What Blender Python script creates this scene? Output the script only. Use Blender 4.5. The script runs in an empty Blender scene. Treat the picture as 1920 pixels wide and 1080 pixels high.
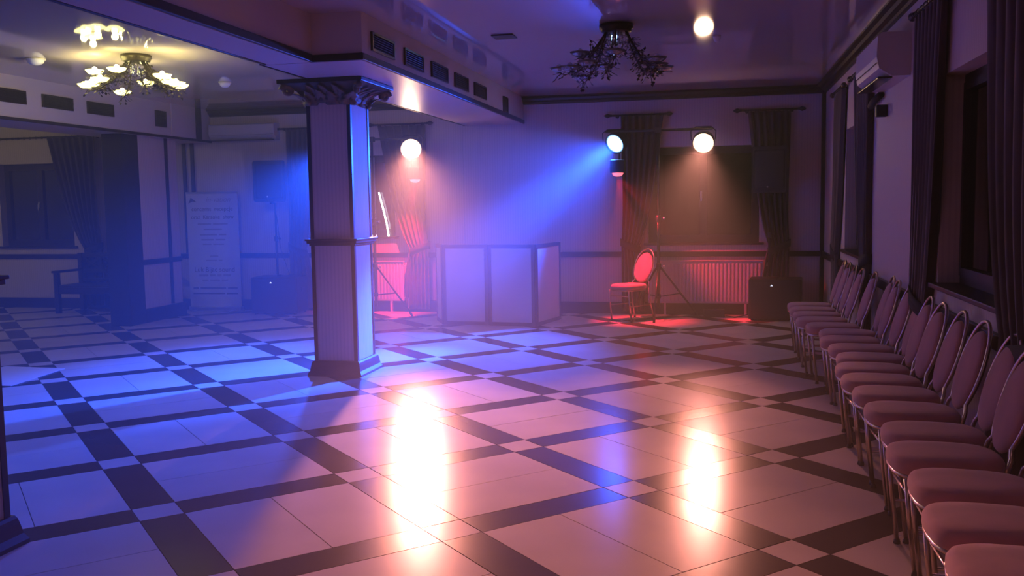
import bpy, bmesh, math, random
from mathutils import Vector, Matrix

random.seed(7)
C = bpy.context.scene.collection
SC = bpy.context.scene
PI = math.pi

# ------------------------------------------------------------------ camera
H = 1.5546                       # eye height; the room axes are X (along the far wall) and Y (depth)
PSI, PIT, ROL = math.radians(12.603), 0.08997, -0.015638
R0 = Vector((math.cos(PSI), math.sin(PSI), 0))
F0 = Vector((-math.sin(PSI) * math.cos(PIT), math.cos(PSI) * math.cos(PIT), -math.sin(PIT)))
U0 = Vector((-math.sin(PSI) * math.sin(PIT), math.cos(PSI) * math.sin(PIT), math.cos(PIT)))
CX = R0 * math.cos(ROL) + U0 * math.sin(ROL)
CY = U0 * math.cos(ROL) - R0 * math.sin(ROL)
cam_data = bpy.data.cameras.new('camera')
cam_data.sensor_width = 36.0
cam_data.lens = 1734.18 / 1920 * 36
cam_data.clip_start = 0.05
cam = bpy.data.objects.new('camera', cam_data)
m = Matrix((CX, CY, -F0)).transposed().to_4x4()
m.translation = Vector((0, 0, H))
cam.matrix_world = m
C.objects.link(cam)
SC.camera = cam

# ------------------------------------------------------------------ world, exposure, light levels
world = bpy.data.worlds.new('night')
SC.world = world
world.use_nodes = True
world.node_tree.nodes['Background'].inputs[0].default_value = (0.02, 0.03, 0.06, 1)
world.node_tree.nodes['Background'].inputs[1].default_value = 0.15
HAZE = 0.032                     # thin stage haze that fills the whole hall and shows the beams
vol = world.node_tree.nodes.new('ShaderNodeVolumeScatter')
vol.inputs['Density'].default_value = HAZE
vol.inputs['Anisotropy'].default_value = 0.25
world.node_tree.links.new(vol.outputs[0], world.node_tree.nodes['World Output'].inputs['Volume'])
SC.view_settings.view_transform = 'Standard'
SC.view_settings.look = 'None'
SC.view_settings.exposure = 0.0
SC.view_settings.gamma = 1.0
SC.view_settings.use_curve_mapping = False
SC.cycles.use_denoising = True
SC.cycles.max_bounces = 7
SC.cycles.diffuse_bounces = 4
SC.cycles.glossy_bounces = 4
SC.cycles.transmission_bounces = 6
SC.cycles.transparent_max_bounces = 8
SC.cycles.volume_bounces = 0
SC.cycles.sample_clamp_indirect = 4.0
SC.cycles.sample_clamp_direct = 0.0
SC.cycles.caustics_reflective = True
SC.cycles.caustics_refractive = False

WARM = (1.0, 0.33, 0.24)
BLUE = (0.012, 0.08, 1.0)
RED = (1.0, 0.03, 0.05)
LAMP = (1.0, 0.90, 0.27)
# power of each stage lamp (W): white and blue of the stand by the pillar, blue and white of the stand by the window
P_WL, P_BL, P_BR, P_WR = 6300, 6600, 4800, 1750
P_BR_CORE = 24000
P_RED_A, P_RED_B = 1600, 900
P_BULB = 4.0
P_REAR_FILL = 15

# ------------------------------------------------------------------ materials
def mat(name, col, rough=0.6, metal=0.0, spec=0.5, emit=None, strength=0.0, noise=0.0, nscale=6.0, bump=0.0, coat=0.0, coat_rough=0.05, ior=1.5, trans=0.0, sheen=0.0):
    M = bpy.data.materials.new(name)
    M.use_nodes = True
    nt = M.node_tree
    b = nt.nodes['Principled BSDF']
    b.inputs['Base Color'].default_value = (*col, 1)
    b.inputs['Roughness'].default_value = rough
    b.inputs['Metallic'].default_value = metal
    b.inputs['Specular IOR Level'].default_value = spec
    b.inputs['IOR'].default_value = ior
    b.inputs['Coat Weight'].default_value = coat
    b.inputs['Coat Roughness'].default_value = coat_rough
    b.inputs['Transmission Weight'].default_value = trans
    b.inputs['Sheen Weight'].default_value = sheen
    if emit:
        b.inputs['Emission Color'].default_value = (*emit, 1)
        b.inputs['Emission Strength'].default_value = strength
    if noise or bump:
        tc = nt.nodes.new('ShaderNodeTexCoord')
        n = nt.nodes.new('ShaderNodeTexNoise')
        n.inputs['Scale'].default_value = nscale
        n.inputs['Detail'].default_value = 5
        nt.links.new(tc.outputs['Object'], n.inputs['Vector'])
        if noise:
            r = nt.nodes.new('ShaderNodeMapRange')
            r.inputs['From Min'].default_value = 0.3
            r.inputs['From Max'].default_value = 0.7
            r.inputs['To Min'].default_value = 1 - noise
            r.inputs['To Max'].default_value = 1 + noise * 0.5
            nt.links.new(n.outputs['Fac'], r.inputs['Value'])
            mx = nt.nodes.new('ShaderNodeVectorMath')
            mx.operation = 'SCALE'
            mx.inputs[0].default_value = col
            nt.links.new(r.outputs[0], mx.inputs['Scale'])
            nt.links.new(mx.outputs[0], b.inputs['Base Color'])
        if bump:
            bp = nt.nodes.new('ShaderNodeBump')
            bp.inputs['Strength'].default_value = bump
            bp.inputs['Distance'].default_value = 0.01
            nt.links.new(n.outputs['Fac'], bp.inputs['Height'])
            nt.links.new(bp.outputs['Normal'], b.inputs['Normal'])
    return M


def striped(name, c1, c2, period=0.036, rough=0.65):
    """wallpaper with narrow vertical stripes, the same on walls of either direction"""
    M = mat(name, c1, rough)
    nt = M.node_tree
    b = nt.nodes['Principled BSDF']
    tc = nt.nodes.new('ShaderNodeTexCoord')
    sep = nt.nodes.new('ShaderNodeSeparateXYZ')
    nt.links.new(tc.outputs['Object'], sep.inputs[0])
    add = nt.nodes.new('ShaderNodeMath'); add.operation = 'ADD'
    nt.links.new(sep.outputs['X'], add.inputs[0]); nt.links.new(sep.outputs['Y'], add.inputs[1])
    mul = nt.nodes.new('ShaderNodeMath'); mul.operation = 'MULTIPLY'; mul.inputs[1].default_value = 2 * PI / period
    nt.links.new(add.outputs[0], mul.inputs[0])
    sn = nt.nodes.new('ShaderNodeMath'); sn.operation = 'SINE'
    nt.links.new(mul.outputs[0], sn.inputs[0])
    ramp = nt.nodes.new('ShaderNodeMapRange')
    ramp.inputs['From Min'].default_value = 0.1; ramp.inputs['From Max'].default_value = 0.5
    nt.links.new(sn.outputs[0], ramp.inputs['Value'])
    mix = nt.nodes.new('ShaderNodeMix'); mix.data_type = 'RGBA'
    mix.inputs[6].default_value = (*c1, 1); mix.inputs[7].default_value = (*c2, 1)
    nt.links.new(ramp.outputs[0], mix.inputs[0])
    nt.links.new(mix.outputs[2], b.inputs['Base Color'])
    return M


M = {}
M['wall'] = striped('striped_wallpaper', (0.65, 0.55, 0.51), (0.59, 0.50, 0.465))
M['plaster'] = mat('cream_plaster', (0.66, 0.57, 0.53), 0.6, noise=0.05, nscale=2)
M['ceiling'] = mat('gloss_stretch_ceiling', (0.50, 0.42, 0.40), 0.045, ior=1.85, noise=0.03, nscale=1.5)
M['soffit'] = mat('gloss_soffit_film', (0.6, 0.5, 0.48), 0.34, ior=1.5)
M['wood'] = mat('dark_stained_wood', (0.018, 0.010, 0.010), 0.4, noise=0.4, nscale=14)
M['post'] = mat('dark_post_wood', (0.02, 0.014, 0.014), 0.5, noise=0.3, nscale=10)
M['tile_light'] = mat('cream_floor_tile', (0.62, 0.55, 0.50), 0.225, noise=0.09, nscale=2.2, bump=0.02, spec=0.02)
M['tile_dark'] = mat('brown_floor_tile', (0.060, 0.048, 0.044), 0.22, noise=0.2, nscale=3, bump=0.02, spec=0.04)
M['grout'] = mat('floor_grout', (0.05, 0.04, 0.035), 0.9)
M['metal'] = mat('champagne_tube', (0.62, 0.50, 0.42), 0.28, 1.0)
M['velvet'] = mat('dusty_pink_velvet', (0.56, 0.25, 0.26), 0.85, noise=0.22, nscale=5, bump=0.06, sheen=0.4)
M['black'] = mat('black_plastic', (0.014, 0.014, 0.016), 0.45, noise=0.2, nscale=30)
M['black_metal'] = mat('black_powder_coat', (0.02, 0.02, 0.022), 0.4, 0.3, noise=0.1, nscale=20)
M['grille'] = mat('speaker_grille_cloth', (0.02, 0.02, 0.022), 0.6, noise=0.5, nscale=160, bump=0.4)
M['white_plastic'] = mat('white_plastic', (0.62, 0.58, 0.56), 0.4, noise=0.03, nscale=4)
M['radiator'] = mat('white_enamel', (0.66, 0.60, 0.57), 0.35, noise=0.03, nscale=4)
M['curtain'] = mat('taupe_curtain_cloth', (0.08, 0.058, 0.054), 0.9, noise=0.25, nscale=9, bump=0.08, sheen=0.3)
M['tieback'] = mat('dark_tieback_cloth', (0.022, 0.016, 0.018), 0.8, noise=0.2, nscale=12)
M['frame'] = mat('dark_window_frame', (0.03, 0.02, 0.018), 0.45, noise=0.2, nscale=12)
M['glass'] = mat('window_glass', (0.9, 0.95, 1.0), 0.02, trans=1.0, ior=1.45)
M['sheer'] = mat('net_curtain', (0.55, 0.55, 0.6), 0.9, noise=0.1, nscale=30)
M['facade'] = mat('white_stretch_fabric', (0.62, 0.58, 0.60), 0.8, noise=0.04, nscale=3)
M['banner'] = mat('white_banner_film', (0.60, 0.58, 0.60), 0.5, noise=0.03, nscale=3)
M['ink'] = mat('banner_ink', (0.10, 0.08, 0.10), 0.6)
M['ink_pale'] = mat('banner_pale_ink', (0.34, 0.31, 0.34), 0.6)
M['alu'] = mat('brushed_aluminium', (0.7, 0.7, 0.72), 0.3, 1.0)
M['bronze'] = mat('bronze_branch', (0.035, 0.025, 0.013), 0.45, 0.6, noise=0.3, nscale=20)
M['shade'] = mat('clear_lamp_glass', (1, 0.98, 0.94), 0.05, trans=0.85, ior=1.3)
M['shade_lit'] = mat('lit_lamp_glass', (1, 0.95, 0.8), 0.25, trans=0.6, ior=1.3, emit=LAMP, strength=2.2)
M['bulb_lit'] = mat('lit_bulb', (1, 0.95, 0.8), 0.4, emit=(1, 0.86, 0.5), strength=40)
M['bulb_off'] = mat('unlit_bulb', (0.75, 0.75, 0.78), 0.15, spec=0.8)
M['crystal'] = mat('glass_drop', (0.95, 0.97, 1.0), 0.03, trans=1.0, ior=1.4)
M['leaf'] = mat('gilt_plaster_leaf', (0.22, 0.155, 0.10), 0.55, noise=0.5, nscale=14, bump=0.2)
M['leaf_dark'] = mat('dark_plaster_core', (0.10, 0.07, 0.05), 0.6, noise=0.4, nscale=14)  # core behind the capital's leaves, a darker brown than they are
M['paper'] = mat('white_card', (0.72, 0.70, 0.70), 0.6, noise=0.03, nscale=3)
M['vent'] = mat('brown_vent_metal', (0.045, 0.03, 0.028), 0.2, 0.4, noise=0.1, nscale=20)
M['vent_core'] = mat('vent_duct', (0.012, 0.009, 0.009), 0.8)
M['led'] = mat('white_led', (0.9, 0.9, 1), 0.4, emit=(0.8, 0.85, 1), strength=1.3)
M['window_glint'] = mat('glowing_window_reflection', (1, 1, 1), 0.4, emit=(0.85, 0.92, 1.0), strength=9)  # glow that imitates a reflection in the window glass
M['dome'] = mat('frosted_dome', (0.8, 0.78, 0.76), 0.35, noise=0.02, nscale=5)
M['lens_warm'] = mat('warm_lens', (1, 1, 1), 0.3, emit=(1.0, 0.60, 0.36), strength=60)
M['lens_blue'] = mat('blue_lens', (1, 1, 1), 0.3, emit=(0.30, 0.62, 1.0), strength=12)
M['lens_red'] = mat('red_lens', (1, 0.6, 0.6), 0.3, emit=(1.0, 0.16, 0.2), strength=2.0)
M['fill_or_room_lamp'] = mat('dim_fill_or_room_lamp_glass', (1, 0.9, 0.9), 0.4, emit=(1.0, 0.6, 0.6), strength=1.0)


def soft_lens(M_, strength):
    """a lamp lens glows most in its middle and fades to its rim"""
    nt = M_.node_tree
    tc = nt.nodes.new('ShaderNodeTexCoord')
    ln = nt.nodes.new('ShaderNodeVectorMath'); ln.operation = 'LENGTH'
    nt.links.new(tc.outputs['Object'], ln.inputs[0])
    r = nt.nodes.new('ShaderNodeMapRange'); r.interpolation_type = 'SMOOTHSTEP'
    r.inputs['From Min'].default_value = 0.03; r.inputs['From Max'].default_value = 0.137
    r.inputs['To Min'].default_value = strength; r.inputs['To Max'].default_value = strength * 0.01
    nt.links.new(ln.outputs['Value'], r.inputs['Value'])
    nt.links.new(r.outputs[0], nt.nodes['Principled BSDF'].inputs['Emission Strength'])
soft_lens(M['lens_warm'], 140)
soft_lens(M['lens_blue'], 26)


# ------------------------------------------------------------------ mesh helpers
class MB:
    """collects plain shapes and links them as ONE mesh object"""
    def __init__(self):
        self.v, self.f, self.s = [], [], []

    def add(self, vs, fs, smooth=False, mtx=None):
        k = len(self.v)
        self.v += [tuple(mtx @ Vector(p)) if mtx else tuple(p) for p in vs]
        self.f += [tuple(i + k for i in q) for q in fs]
        self.s += [smooth] * len(fs)
        return self

    def box(self, x0, x1, y0, y1, z0, z1, mtx=None):
        vs = [(x, y, z) for z in (z0, z1) for y in (y0, y1) for x in (x0, x1)]
        return self.add(vs, [(0, 2, 3, 1), (4, 5, 7, 6), (0, 1, 5, 4), (2, 6, 7, 3), (0, 4, 6, 2), (1, 3, 7, 5)], False, mtx)

    def bbox(self, x0, x1, y0, y1, z0, z1, b=0.01, mtx=None, n=2):
        """box with rounded edges"""
        bm = bmesh.new()
        bmesh.ops.create_cube(bm, size=1)
        for v in bm.verts:
            v.co = Vector(((x0 + x1) / 2 + v.co.x * (x1 - x0), (y0 + y1) / 2 + v.co.y * (y1 - y0), (z0 + z1) / 2 + v.co.z * (z1 - z0)))
        bmesh.ops.bevel(bm, geom=list(bm.edges), offset=b, segments=n, affect='EDGES', profile=0.6)
        bm.verts.index_update()
        vs = [tuple(v.co) for v in bm.verts]
        fs = [tuple(v.index for v in f.verts) for f in bm.faces]
        bm.free()
        return self.add(vs, fs, n > 2, mtx)

    def rings(self, rings, cap0=True, cap1=True, smooth=True, mtx=None, closed=True):
        n = len(rings[0])
        vs = [p for r in rings for p in r]
        fs = []
        for i in range(len(rings) - 1):
            for j in range(n if closed else n - 1):
                a, b = i * n + j, i * n + (j + 1) % n
                fs.append((a, b, b + n, a + n))
        if cap0: fs.append(tuple(range(n - 1, -1, -1)))
        if cap1: fs.append(tuple((len(rings) - 1) * n + j for j in range(n)))
        return self.add(vs, fs, smooth, mtx)

    def lathe(self, prof, n=16, mtx=None, smooth=True, cap0=True, cap1=True):
        return self.rings([[(r * math.cos(2 * PI * j / n), r * math.sin(2 * PI * j / n), z) for j in range(n)] for r, z in prof], cap0, cap1, smooth, mtx)

    def tube(self, pts, r, n=8, closed=False, mtx=None):
        pts = [Vector(p) for p in pts]
        rs = r if isinstance(r, (list, tuple)) else [r] * len(pts)
        out, ref = [], None
        for i, p in enumerate(pts):
            a = pts[(i - 1) % len(pts)] if (closed or i > 0) else p
            b = pts[(i + 1) % len(pts)] if (closed or i < len(pts) - 1) else p
            t = (b - a).normalized()
            if ref is None:
                ref = t.orthogonal().normalized()
            ref = (ref - t * ref.dot(t))
            ref = ref.normalized() if ref.length > 1e-6 else t.orthogonal().normalized()
            q = t.cross(ref)
            out.append([tuple(p + (ref * math.cos(2 * PI * j / n) + q * math.sin(2 * PI * j / n)) * rs[i]) for j in range(n)])
        if closed:
            out.append(out[0])
        return self.rings(out, not closed, not closed, True, mtx)

    def data(self, name, material):
        me = bpy.data.meshes.new(name)
        me.from_pydata(self.v, [], self.f)
        me.polygons.foreach_set('use_smooth', self.s)
        me.materials.append(material)
        me.update()
        return me

    def build(self, name, material, parent=None, loc=None):
        o = bpy.data.objects.new(name, self.data(name, material))
        C.objects.link(o)
        if parent: o.parent = parent
        if loc: o.location = loc
        return o


def box(name, material, x0, x1, y0, y1, z0, z1, parent=None, b=0):
    mb = MB()
    mb.bbox(x0, x1, y0, y1, z0, z1, b) if b else mb.box(x0, x1, y0, y1, z0, z1)
    return mb.build(name, material, parent)


def tag(o, label=None, cat=None, group=None, kind=None):
    if label: o['label'] = label
    if cat: o['category'] = cat
    if group: o['group'] = group
    if kind: o['kind'] = kind
    return o


def thing(name, label, cat, loc=(0, 0, 0), rz=0.0, group=None):
    o = bpy.data.objects.new(name, None)
    C.objects.link(o)
    o.location = loc
    o.rotation_euler = (0, 0, rz)
    o.empty_display_size = 0.1
    return tag(o, label, cat, group)


KIDS = {}
def copy_tree(o, parent=None):
    c = o.copy()
    C.objects.link(c)
    if parent: c.parent = parent
    for ch in [x for x in o.children]:
        copy_tree(ch, c)
    return c


def structure(o):
    o['kind'] = 'structure'
    return o


def light(name, kind, parent, loc, col, power, radius=0.05, aim=None, size=30, blend=0.5):
    L = bpy.data.lights.new(name, kind)
    L.color = col
    L.energy = power
    L.shadow_soft_size = radius
    if kind == 'SPOT':
        L.spot_size = math.radians(size)
        L.spot_blend = blend
    o = bpy.data.objects.new(name, L)
    C.objects.link(o)
    if parent: o.parent = parent
    o.location = loc
    if aim is not None:
        o.rotation_euler = Vector(aim).to_track_quat('-Z', 'Y').to_euler()
    return o


def to_img(p):
    """where a point falls, in pixels of the 1920 frame (only used to rank floor tiles by how large they show)"""
    d = Vector(p) - Vector((0, 0, H))
    z = d.dot(F0)
    if z < 0.3: return None
    return (960 + 1734 * d.dot(CX) / z, 540 - 1734 * d.dot(CY) / z)


# ------------------------------------------------------------------ room shell
XL, XR, YF, YB, ZC = -13.6, 1.38, 13.0, -3.0, 3.06
XLW = -7.75                                  # the left bulkhead line

# floor: base slab, with every tile that shows well as a part
floor = structure(box('floor', M['grout'], XL - 0.3, XR + 0.3, YB - 0.3, YF + 0.3, -0.12, -0.0035))
MOD, WB = 1.1184, 0.2184
yaw = PI / 4 - PSI
o_cam = Vector((-2.44582 * H, 4.84914 * H))
ORG = Vector((math.cos(PSI) * o_cam.x - math.sin(PSI) * o_cam.y, math.sin(PSI) * o_cam.x + math.cos(PSI) * o_cam.y))
UD, VD = Vector((1, 1)) * math.sqrt(0.5), Vector((1, -1)) * math.sqrt(0.5)
J = 0.0035


def clip(poly):
    for ax, lim, sg in ((0, XL, 1), (0, XR, -1), (1, YB, 1), (1, YF, -1)):
        out = []
        for i in range(len(poly)):
            a, b = poly[i], poly[(i + 1) % len(poly)]
            da, db = (a[ax] - lim) * sg, (b[ax] - lim) * sg
            if da >= 0: out.append(a)
            if da * db < 0:
                t = da / (da - db)
                out.append((a[0] + (b[0] - a[0]) * t, a[1] + (b[1] - a[1]) * t))
        poly = out
        if len(poly) < 3: return []
    return poly


tiles = []
for i in range(-16, 20):
    for j in range(-20, 16):
        u0, v0 = i * MOD, j * MOD
        S = MOD - WB
        cells = [(u0, u0 + WB, v0, v0 + WB, 'light')]
        cells.append((u0, u0 + WB, v0 + WB, v0 + MOD, 'dark'))
        cells.append((u0 + WB, u0 + MOD, v0, v0 + WB, 'dark'))
        if (i + j) % 2:
            cells += [(u0 + WB, u0 + WB + S / 2, v0 + WB, v0 + MOD, 'light'), (u0 + WB + S / 2, u0 + MOD, v0 + WB, v0 + MOD, 'light')]
        else:
            cells += [(u0 + WB, u0 + MOD, v0 + WB, v0 + WB + S / 2, 'light'), (u0 + WB, u0 + MOD, v0 + WB + S / 2, v0 + MOD, 'light')]
        for a, b, c, d, k in cells:
            poly = [ORG + UD * p + VD * q for p, q in ((a + J / 2, c + J / 2), (a + J / 2, d - J / 2), (b - J / 2, d - J / 2), (b - J / 2, c + J / 2))]
            full = [tuple(p) for p in poly]
            cl = clip(full)
            if not cl: continue
            whole = len(cl) == 4 and all(abs(p[0] - q[0]) + abs(p[1] - q[1]) < 1e-6 for p, q in zip(cl, full))
            px = [to_img((p[0], p[1], 0)) for p in cl]
            area = 0
            if all(px):
                area = abs(sum(px[n][0] * px[(n + 1) % len(px)][1] - px[(n + 1) % len(px)][0] * px[n][1] for n in range(len(px)))) / 2
                cx_, cy_ = sum(p[0] for p in px) / len(px), sum(p[1] for p in px) / len(px)
                if not (-60 < cx_ < 1980 and cy_ < 1200): area = 0
            tiles.append((area, k, cl, whole, (round(b - a, 4), round(d - c, 4))))
tiles.sort(key=lambda t: -t[0])
tile_mesh = {}
rest = {'light': MB(), 'dark': MB()}
EB = 0.0015


def tile_into(mb, poly, z=0.0):
    n = len(poly)
    c = Vector((sum(p[0] for p in poly) / n, sum(p[1] for p in poly) / n))
    ins = [c + (Vector(p) - c) * (1 - EB / max(0.05, (Vector(p) - c).length)) for p in poly]
    r0 = [(p[0], p[1], -0.009) for p in poly]
    r1 = [(p[0], p[1], z - EB * 0.6) for p in poly]
    r2 = [(p[0], p[1], z) for p in ins]
    if sum(poly[i][0] * poly[(i + 1) % n][1] - poly[(i + 1) % n][0] * poly[i][1] for i in range(n)) < 0:
        r0.reverse(); r1.reverse(); r2.reverse()
    mb.rings([r0, r1, r2], False, True, False)


count = 0
for area, k, poly, whole, size in tiles:
    if count < 300 and area > 60:
        count += 1
        c = Vector((sum(p[0] for p in poly) / len(poly), sum(p[1] for p in poly) / len(poly)))
        loc_poly = [(p[0] - c.x, p[1] - c.y) for p in poly]
        key = (k, size) if whole else None
        me = tile_mesh.get(key)
        if me is None:
            mb = MB()
            tile_into(mb, loc_poly)
            me = mb.data('tile', M['tile_' + k])
            if key: tile_mesh[key] = me
        o = bpy.data.objects.new('tile', me)
        C.objects.link(o)
        o.parent = floor
        o.location = (c.x, c.y, random.uniform(-0.0006, 0.0003))
    else:
        tile_into(rest[k], poly)
for k in rest:
    o = rest[k].build('tile', M['tile_' + k], floor)
    o['kind'] = 'stuff'

structure(box('ceiling', M['ceiling'], XL - 0.3, XR + 0.3, YB - 0.3, YF + 0.3, ZC, ZC + 0.2))


def wall(name, axis, at, out, u0, u1, holes, material, thick=0.3, z1=ZC + 0.05):
    """a wall with rectangular openings; axis 'x': runs along X at Y=at; 'y': along Y at X=at; out = sign of the outer side"""
    mb = MB()
    us = sorted({u0, u1} | {h[0] for h in holes} | {h[1] for h in holes})
    for a, b in zip(us, us[1:]):
        spans, z = [], -0.05
        for h in sorted([h for h in holes if h[0] <= a and h[1] >= b], key=lambda h: h[2]):
            spans.append((z, h[2])); z = h[3]
        spans.append((z, z1))
        for s, e in spans:
            lo, hi = sorted((at, at + out * thick))
            if axis == 'x': mb.box(a, b, lo, hi, s, e)
            else: mb.box(lo, hi, a, b, s, e)
    return structure(mb.build(name, material))


W_ALC, W_MID, W_STG = (-11.45, -10.1, 1.0, 2.33), (-5.95, -4.66, 1.11, 2.31), (-0.95, 0.545, 0.99, 2.31)
R_FAR, R_NEAR = (9.35, 10.9, 1.0, 2.32), (4.55, 6.38, 1.01, 2.32)
wall('wall_back', 'x', YF, 1, XL, XR + 0.3, [W_ALC, W_MID, W_STG], M['wall'])
wall('wall_right', 'y', XR, 1, YB, YF, [R_FAR, R_NEAR], M['wall'])
wall('wall_left', 'y', XL, -1, YB, YF, [], M['wall'])
wall('wall_front', 'x', YB, -1, XL, XR, [], M['wall'])


def window(n, axis, at, out, hole, nx=2):
    """casement window in its opening: frame, sashes, panes, sill"""
    a, b, z0, z1 = hole
    root = bpy.data.objects.new('window_%d' % n, None)
    C.objects.link(root)
    root['kind'] = 'structure'
    # local frame: x along the wall, y into the wall
    if axis == 'x': root.matrix_world = Matrix.Translation((a, at, 0))
    else: root.matrix_world = Matrix.Translation((at, b, 0)) @ Matrix.Rotation(-PI / 2, 4, 'Z')
    w = b - a
    fr = MB()
    y0, y1 = 0.13, 0.20
    t = 0.055
    fr.box(0, t, y0, y1, z0, z1); fr.box(w - t, w, y0, y1, z0, z1)
    fr.box(t, w - t, y0, y1, z0, z0 + t); fr.box(t, w - t, y0, y1, z1 - t, z1)
    fr.build('window_frame', M['frame'], root)
    step = (w - 2 * t) / nx
    for k in range(nx):
        s0, s1 = t + k * step, t + (k + 1) * step
        sa = MB()
        q = 0.05
        sa.box(s0, s0 + q, y0 - 0.02, y1 - 0.02, z0 + t, z1 - t); sa.box(s1 - q, s1, y0 - 0.02, y1 - 0.02, z0 + t, z1 - t)
        sa.box(s0 + q, s1 - q, y0 - 0.02, y1 - 0.02, z0 + t, z0 + t + q); sa.box(s0 + q, s1 - q, y0 - 0.02, y1 - 0.02, z1 - t - q, z1 - t)
        so = sa.build('sash', M['frame'], root)
        box('pane', M['glass'], s0 + q - 0.005, s1 - q + 0.005, y0 + 0.015, y0 + 0.021, z0 + t + q - 0.005, z1 - t - q + 0.005, so)
    hd = MB(); xh = t + step - 0.025
    hd.bbox(xh - 0.012, xh + 0.012, y0 - 0.035, y0 - 0.02, (z0 + z1) / 2 - 0.05, (z0 + z1) / 2 + 0.05, 0.004)
    hd.bbox(xh - 0.01, xh + 0.01, y0 - 0.06, y0 - 0.035, (z0 + z1) / 2 - 0.09, (z0 + z1) / 2 + 0.02, 0.006)
    hd.build('handle', M['alu'], root)
    si = MB(); si.bbox(-0.06, w + 0.06, -0.05, 0.13, z0 - 0.03, z0 + 0.002, 0.008)
    si.build('sill', M['wood'], root)
    return root


window(1, 'x', YF, 1, W_ALC)
window(2, 'x', YF, 1, W_MID)
window(3, 'x', YF, 1, W_STG)
window(4, 'y', XR, 1, R_FAR)
window(5, 'y', XR, 1, R_NEAR)

# dado rails, skirting, cornices, corner strips
tn = 0
def trim(x0, x1, y0, y1, z0, z1, material=None, b=0.006, name=None):
    global tn
    if name is None:
        tn += 1
        name = 'trim_%d' % tn
    return structure(box(name, material or M['wood'], x0, x1, y0, y1, z0, z1, None, b))


D0, D1 = 0.80, 0.872
trim(XL, XR - 0.03, YF - 0.03, YF, D0, D1)                                  # dado, far wall
trim(XR - 0.03, XR, YB, YF - 0.03, D0 - 0.01, D1)                           # dado, window wall
trim(XL, XR - 0.025, YF - 0.03, YF, 0, 0.16, name='baseboard_back')
trim(XR - 0.025, XR, YB, YF, 0, 0.16, name='baseboard_right')
def cornice(p0, p1, inward):
    """stepped dark cornice under the ceiling between two points, projecting along inward"""
    global tn
    tn += 1
    mb = MB()
    prof = [(0, 2.955), (0.03, 2.96), (0.035, 2.985), (0.07, 3.0), (0.08, 3.03), (0.12, 3.04), (0.12, ZC), (0, ZC)]
    d = Vector(inward)
    rings = [[(p[0] + d.x * q, p[1] + d.y * q, z) for q, z in prof] for p in (p0, p1)]
    mb.rings(rings, True, True, False)
    return structure(mb.build('trim_%d' % tn, M['wood']))
cornice((-2.7, YF), (XR, YF), (0, -1))
cornice((-7.6, YF), (-3.57, YF), (0, -1))
cornice((XR, YB), (XR, YF - 0.0), (-1, 0))
trim(XR - 0.05, XR, YF - 0.05, YF, 0.16, 2.955)                             # corner strip
trim(-3.615, -3.60, YF - 0.012, YF, D1, 2.7, M['plaster'], 0.003)           # thin joint on the stage wall
trim(-8.10, -8.04, YF - 0.025, YF, D1, 2.57)
trim(-7.96, -7.90, YF - 0.025, YF, D1, 2.57)

# long ceiling beam over the pillars, wider at the far end
beam = MB(); beam.box(-3.53, -3.12, YB, 6.88, 2.7, ZC); beam.box(-3.57, -2.70, 6.88, YF, 2.7, ZC)
beam = structure(beam.build('ceiling_beam', M['plaster']))
sf = MB(); sf.box(-3.50, -3.15, YB, 6.9, 2.694, 2.702); sf.box(-3.55, -2.72, 6.92, YF, 2.694, 2.702)
sf.build('soffit', M['soffit'], beam)
trim(-3.132, -3.105, YB, 6.86, 2.69, 2.75)
trim(-3.13, -2.685, 6.86, 6.885, 2.69, 2.745)
trim(-2.705, -2.685, 6.885, YF, 2.69, 2.745)
trim(-3.545, -3.52, YB, 6.9, 2.69, 2.72)
trim(-3.582, -3.565, 6.9, YF, 2.69, 2.715)

# bulkhead over the opening to the side room
bulk = structure(box('ceiling_bulkhead', M['plaster'], -8.4, -7.6, YB, YF, 2.575, ZC))
trim(-7.61, -7.585, YB, YF, 2.565, 2.60)
trim(-7.605, -7.58, 12.58, 12.72, 2.60, ZC)
trim(-7.602, -7.588, 11.95, 12.55, 2.60, ZC, M['plaster'], 0.003)
# short wall and dark post below it
structure(box('wall_stub', M['wall'], -8.0, -7.75, 11.3, 12.27, 0, 2.575))
trim(-8.02, -7.71, 10.95, 11.3, 0, 2.575, M['post'], 0.01)
trim(-7.752, -7.73, 11.3, 12.27, D0, D1)
trim(-7.752, -7.73, 11.97, 12.03, 0.2, 2.575)
trim(-8.02, -7.71, 11.3, 12.30, 0, 0.19)
trim(-8.0, -7.74, 12.27, 12.29, D0, D1)

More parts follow.
